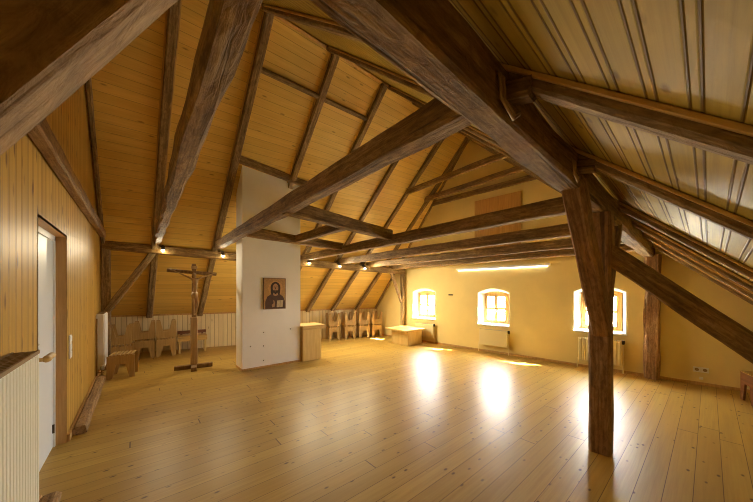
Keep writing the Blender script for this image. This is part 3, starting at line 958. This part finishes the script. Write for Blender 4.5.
# carved figure grown from a skeleton with the skin modifier
me = bpy.data.meshes.new('carved_figure')
sk = [(0.0, -0.075, 1.44, 0.034), (0.015, -0.085, 1.55, 0.030), (0.01, -0.075, 1.68, 0.040), (0.0, -0.085, 1.745, 0.020), (-0.015, -0.105, 1.80, 0.030), (-0.012, -0.10, 1.83, 0.022),
      (0.07, -0.065, 1.72, 0.018), (0.20, -0.045, 1.775, 0.013), (0.33, -0.036, 1.83, 0.010), (0.37, -0.034, 1.84, 0.010),
      (-0.06, -0.065, 1.72, 0.018), (-0.19, -0.045, 1.79, 0.013), (-0.33, -0.036, 1.865, 0.010), (-0.37, -0.034, 1.875, 0.010),
      (0.03, -0.085, 1.38, 0.026), (0.045, -0.12, 1.22, 0.020), (0.015, -0.07, 1.06, 0.013), (0.01, -0.095, 1.02, 0.012),
      (-0.03, -0.085, 1.38, 0.026), (-0.015, -0.125, 1.22, 0.020), (-0.01, -0.072, 1.06, 0.013), (-0.008, -0.097, 1.02, 0.012)]
ed = [(0, 1), (1, 2), (2, 3), (3, 4), (4, 5), (2, 6), (6, 7), (7, 8), (8, 9), (2, 10), (10, 11), (11, 12), (12, 13), (0, 14), (14, 15), (15, 16), (16, 17), (0, 18), (18, 19), (19, 20), (20, 21)]
me.from_pydata([q[:3] for q in sk], ed, [])
fo = bpy.data.objects.new('carved_figure', me); C.objects.link(fo); fo.parent = e
sm = fo.modifiers.new('skin', 'SKIN')
for i, q in enumerate(sk):
    me.skin_vertices[0].data[i].radius = (q[3], q[3])
me.skin_vertices[0].data[0].use_root = True
fo.modifiers.new('sub', 'SUBSURF').levels = 1
fo.modifiers['sub'].render_levels = 2
me.materials.append(M['bodywood'])
bm = bmesh.new()
lathe(bm, [(0.050, 1.34), (0.056, 1.40), (0.046, 1.46)], (0.0, -0.085, 0), 'Z', 12)
link('loincloth', bm, M['bodywood'], e, True)

# ------------------------------------------------------------------ icon painting on the chimney
e = empty('icon_painting', (2.07, cy0, 1.43), label='icon painting of a bearded figure in dark robe hanging on the chimney', cat='painting')
bm = bmesh.new(); box(bm, -0.22, 0.22, -0.035, -0.002, -0.305, 0.305, 0.004); link('board', bm, M['edge'], e)
mats = [M['gold'], M['halo'], M['robe'], M['hair'], M['skin'], M['page']]
bm = bmesh.new()
lay = [0]
def shape(pts, mi):
    lay[0] += 1
    y = -0.0355 - lay[0] * 0.0004
    prism(bm, [V((x, y, z)) for x, z in pts], V((0, 0.0003, 0)), mi)
def ell(cx, cz, a, b, n=24): return [(cx + a * math.cos(2 * PI * k / n), cz + b * math.sin(2 * PI * k / n)) for k in range(n)]
shape([(-0.21, -0.295), (0.21, -0.295), (0.21, 0.295), (-0.21, 0.295)], 0)
shape(ell(0.01, 0.10, 0.145, 0.145), 1)
shape([(-0.19, -0.293), (-0.19, -0.16), (-0.15, -0.06), (-0.07, -0.005), (0.09, -0.005), (0.16, -0.06), (0.20, -0.15), (0.20, -0.293)], 2)
shape(ell(0.01, 0.115, 0.098, 0.115), 3)
shape([(-0.085, 0.10), (-0.085, 0.0), (-0.04, -0.02), (0.06, -0.02), (0.10, 0.0), (0.105, 0.10)], 3)
shape([(-0.03, 0.03), (0.05, 0.03), (0.06, -0.03), (0.01, -0.05), (-0.04, -0.03)], 4)
shape(ell(0.01, 0.11, 0.056, 0.086), 4)
shape([(-0.048, 0.07), (-0.02, 0.062), (0.01, 0.07), (0.04, 0.062), (0.066, 0.07), (0.055, 0.02), (0.01, -0.015), (-0.035, 0.02)], 3)
shape(ell(0.01, 0.052, 0.018, 0.006, 10), 4)
for s_ in (-1, 1):
    shape(ell(0.01 + s_ * 0.024, 0.128, 0.013, 0.006, 10), 3)
    shape([(0.01 + s_ * 0.010, 0.146), (0.01 + s_ * 0.04, 0.142), (0.01 + s_ * 0.04, 0.148), (0.01 + s_ * 0.010, 0.153)], 3)
shape([(0.006, 0.13), (0.014, 0.13), (0.018, 0.085), (0.002, 0.085)], 3)
shape([(0.03, -0.27), (0.15, -0.27), (0.165, -0.13), (0.04, -0.14)], 5)
shape([(0.09, -0.27), (0.095, -0.27), (0.108, -0.135), (0.103, -0.135)], 3)
shape([(-0.06, -0.27), (-0.01, -0.26), (0.0, -0.18), (-0.02, -0.13), (-0.035, -0.13), (-0.03, -0.19), (-0.065, -0.22)], 4)
link('painted_panel', bm, mats, e)

# ------------------------------------------------------------------ light
W = bpy.data.worlds.new('World'); S.world = W
W.use_nodes = True
nt = W.node_tree; nt.nodes.clear()
out = nd(nt, 'ShaderNodeOutputWorld'); bg = nd(nt, 'ShaderNodeBackground')
tc = nd(nt, 'ShaderNodeTexCoord'); sp = nd(nt, 'ShaderNodeSeparateXYZ')
nt.links.new(tc.outputs['Generated'], sp.inputs[0])
col = ramp(nt, mth(nt, 'ADD', mth(nt, 'MULTIPLY', sp.outputs[2], 0.5), 0.5), [(0.40, (0.55, 0.55, 0.45)), (0.52, (1.0, 0.97, 0.92)), (0.9, (0.80, 0.90, 1.0))])
nt.links.new(col, bg.inputs[0])
bg.inputs[1].default_value = 27.0
nt.links.new(bg.outputs[0], out.inputs[0])

sd = bpy.data.lights.new('sun', 'SUN'); sd.energy = 110.0; sd.angle = math.radians(1.2); sd.color = (1.0, 0.93, 0.80)
so = bpy.data.objects.new('sun', sd); so.rotation_euler = V((-0.75, 1.0, -1.0)).to_track_quat('-Z', 'Y').to_euler(); C.objects.link(so)
def portal(name, loc, direction, sx, sy):
    ld = bpy.data.lights.new(name, 'AREA')
    ld.shape = 'RECTANGLE'; ld.size = sx; ld.size_y = sy
    ld.cycles.is_portal = True
    o = bpy.data.objects.new(name, ld)
    o.location = loc
    o.rotation_euler = V(direction).to_track_quat('-Z', 'Y').to_euler()
    C.objects.link(o)
for (y0, y1, z0, zs) in WIN:
    ym = (y0 + y1) / 2
    portal('daylight_portal', (XW(ym) + RD + 0.08, ym, (z0 + zs) / 2 + 0.03), (-1, -0.085, 0), 0.80, 0.95)

# ------------------------------------------------------------------ camera
cd = bpy.data.cameras.new('camera')
cd.sensor_width = 36.0
cd.lens = 282.0 / 753 * 36
cd.shift_y = (290 - 251) / 753
cd.clip_start = 0.02
co = bpy.data.objects.new('camera', cd)
co.location = (0, 0, 1.5)
co.rotation_euler = (PI / 2, 0, math.radians(49.698 - 90))
C.objects.link(co)
S.camera = co

S.view_settings.view_transform = 'Standard'
S.view_settings.look = 'None'
S.view_settings.gamma = 1
S.view_settings.use_curve_mapping = False
S.view_settings.exposure = 2.35
S.cycles.use_denoising = True
S.cycles.filter_width = 1.0
S.cycles.max_bounces = 16
S.cycles.diffuse_bounces = 10
S.cycles.transparent_max_bounces = 16
S.cycles.sample_clamp_indirect = 8
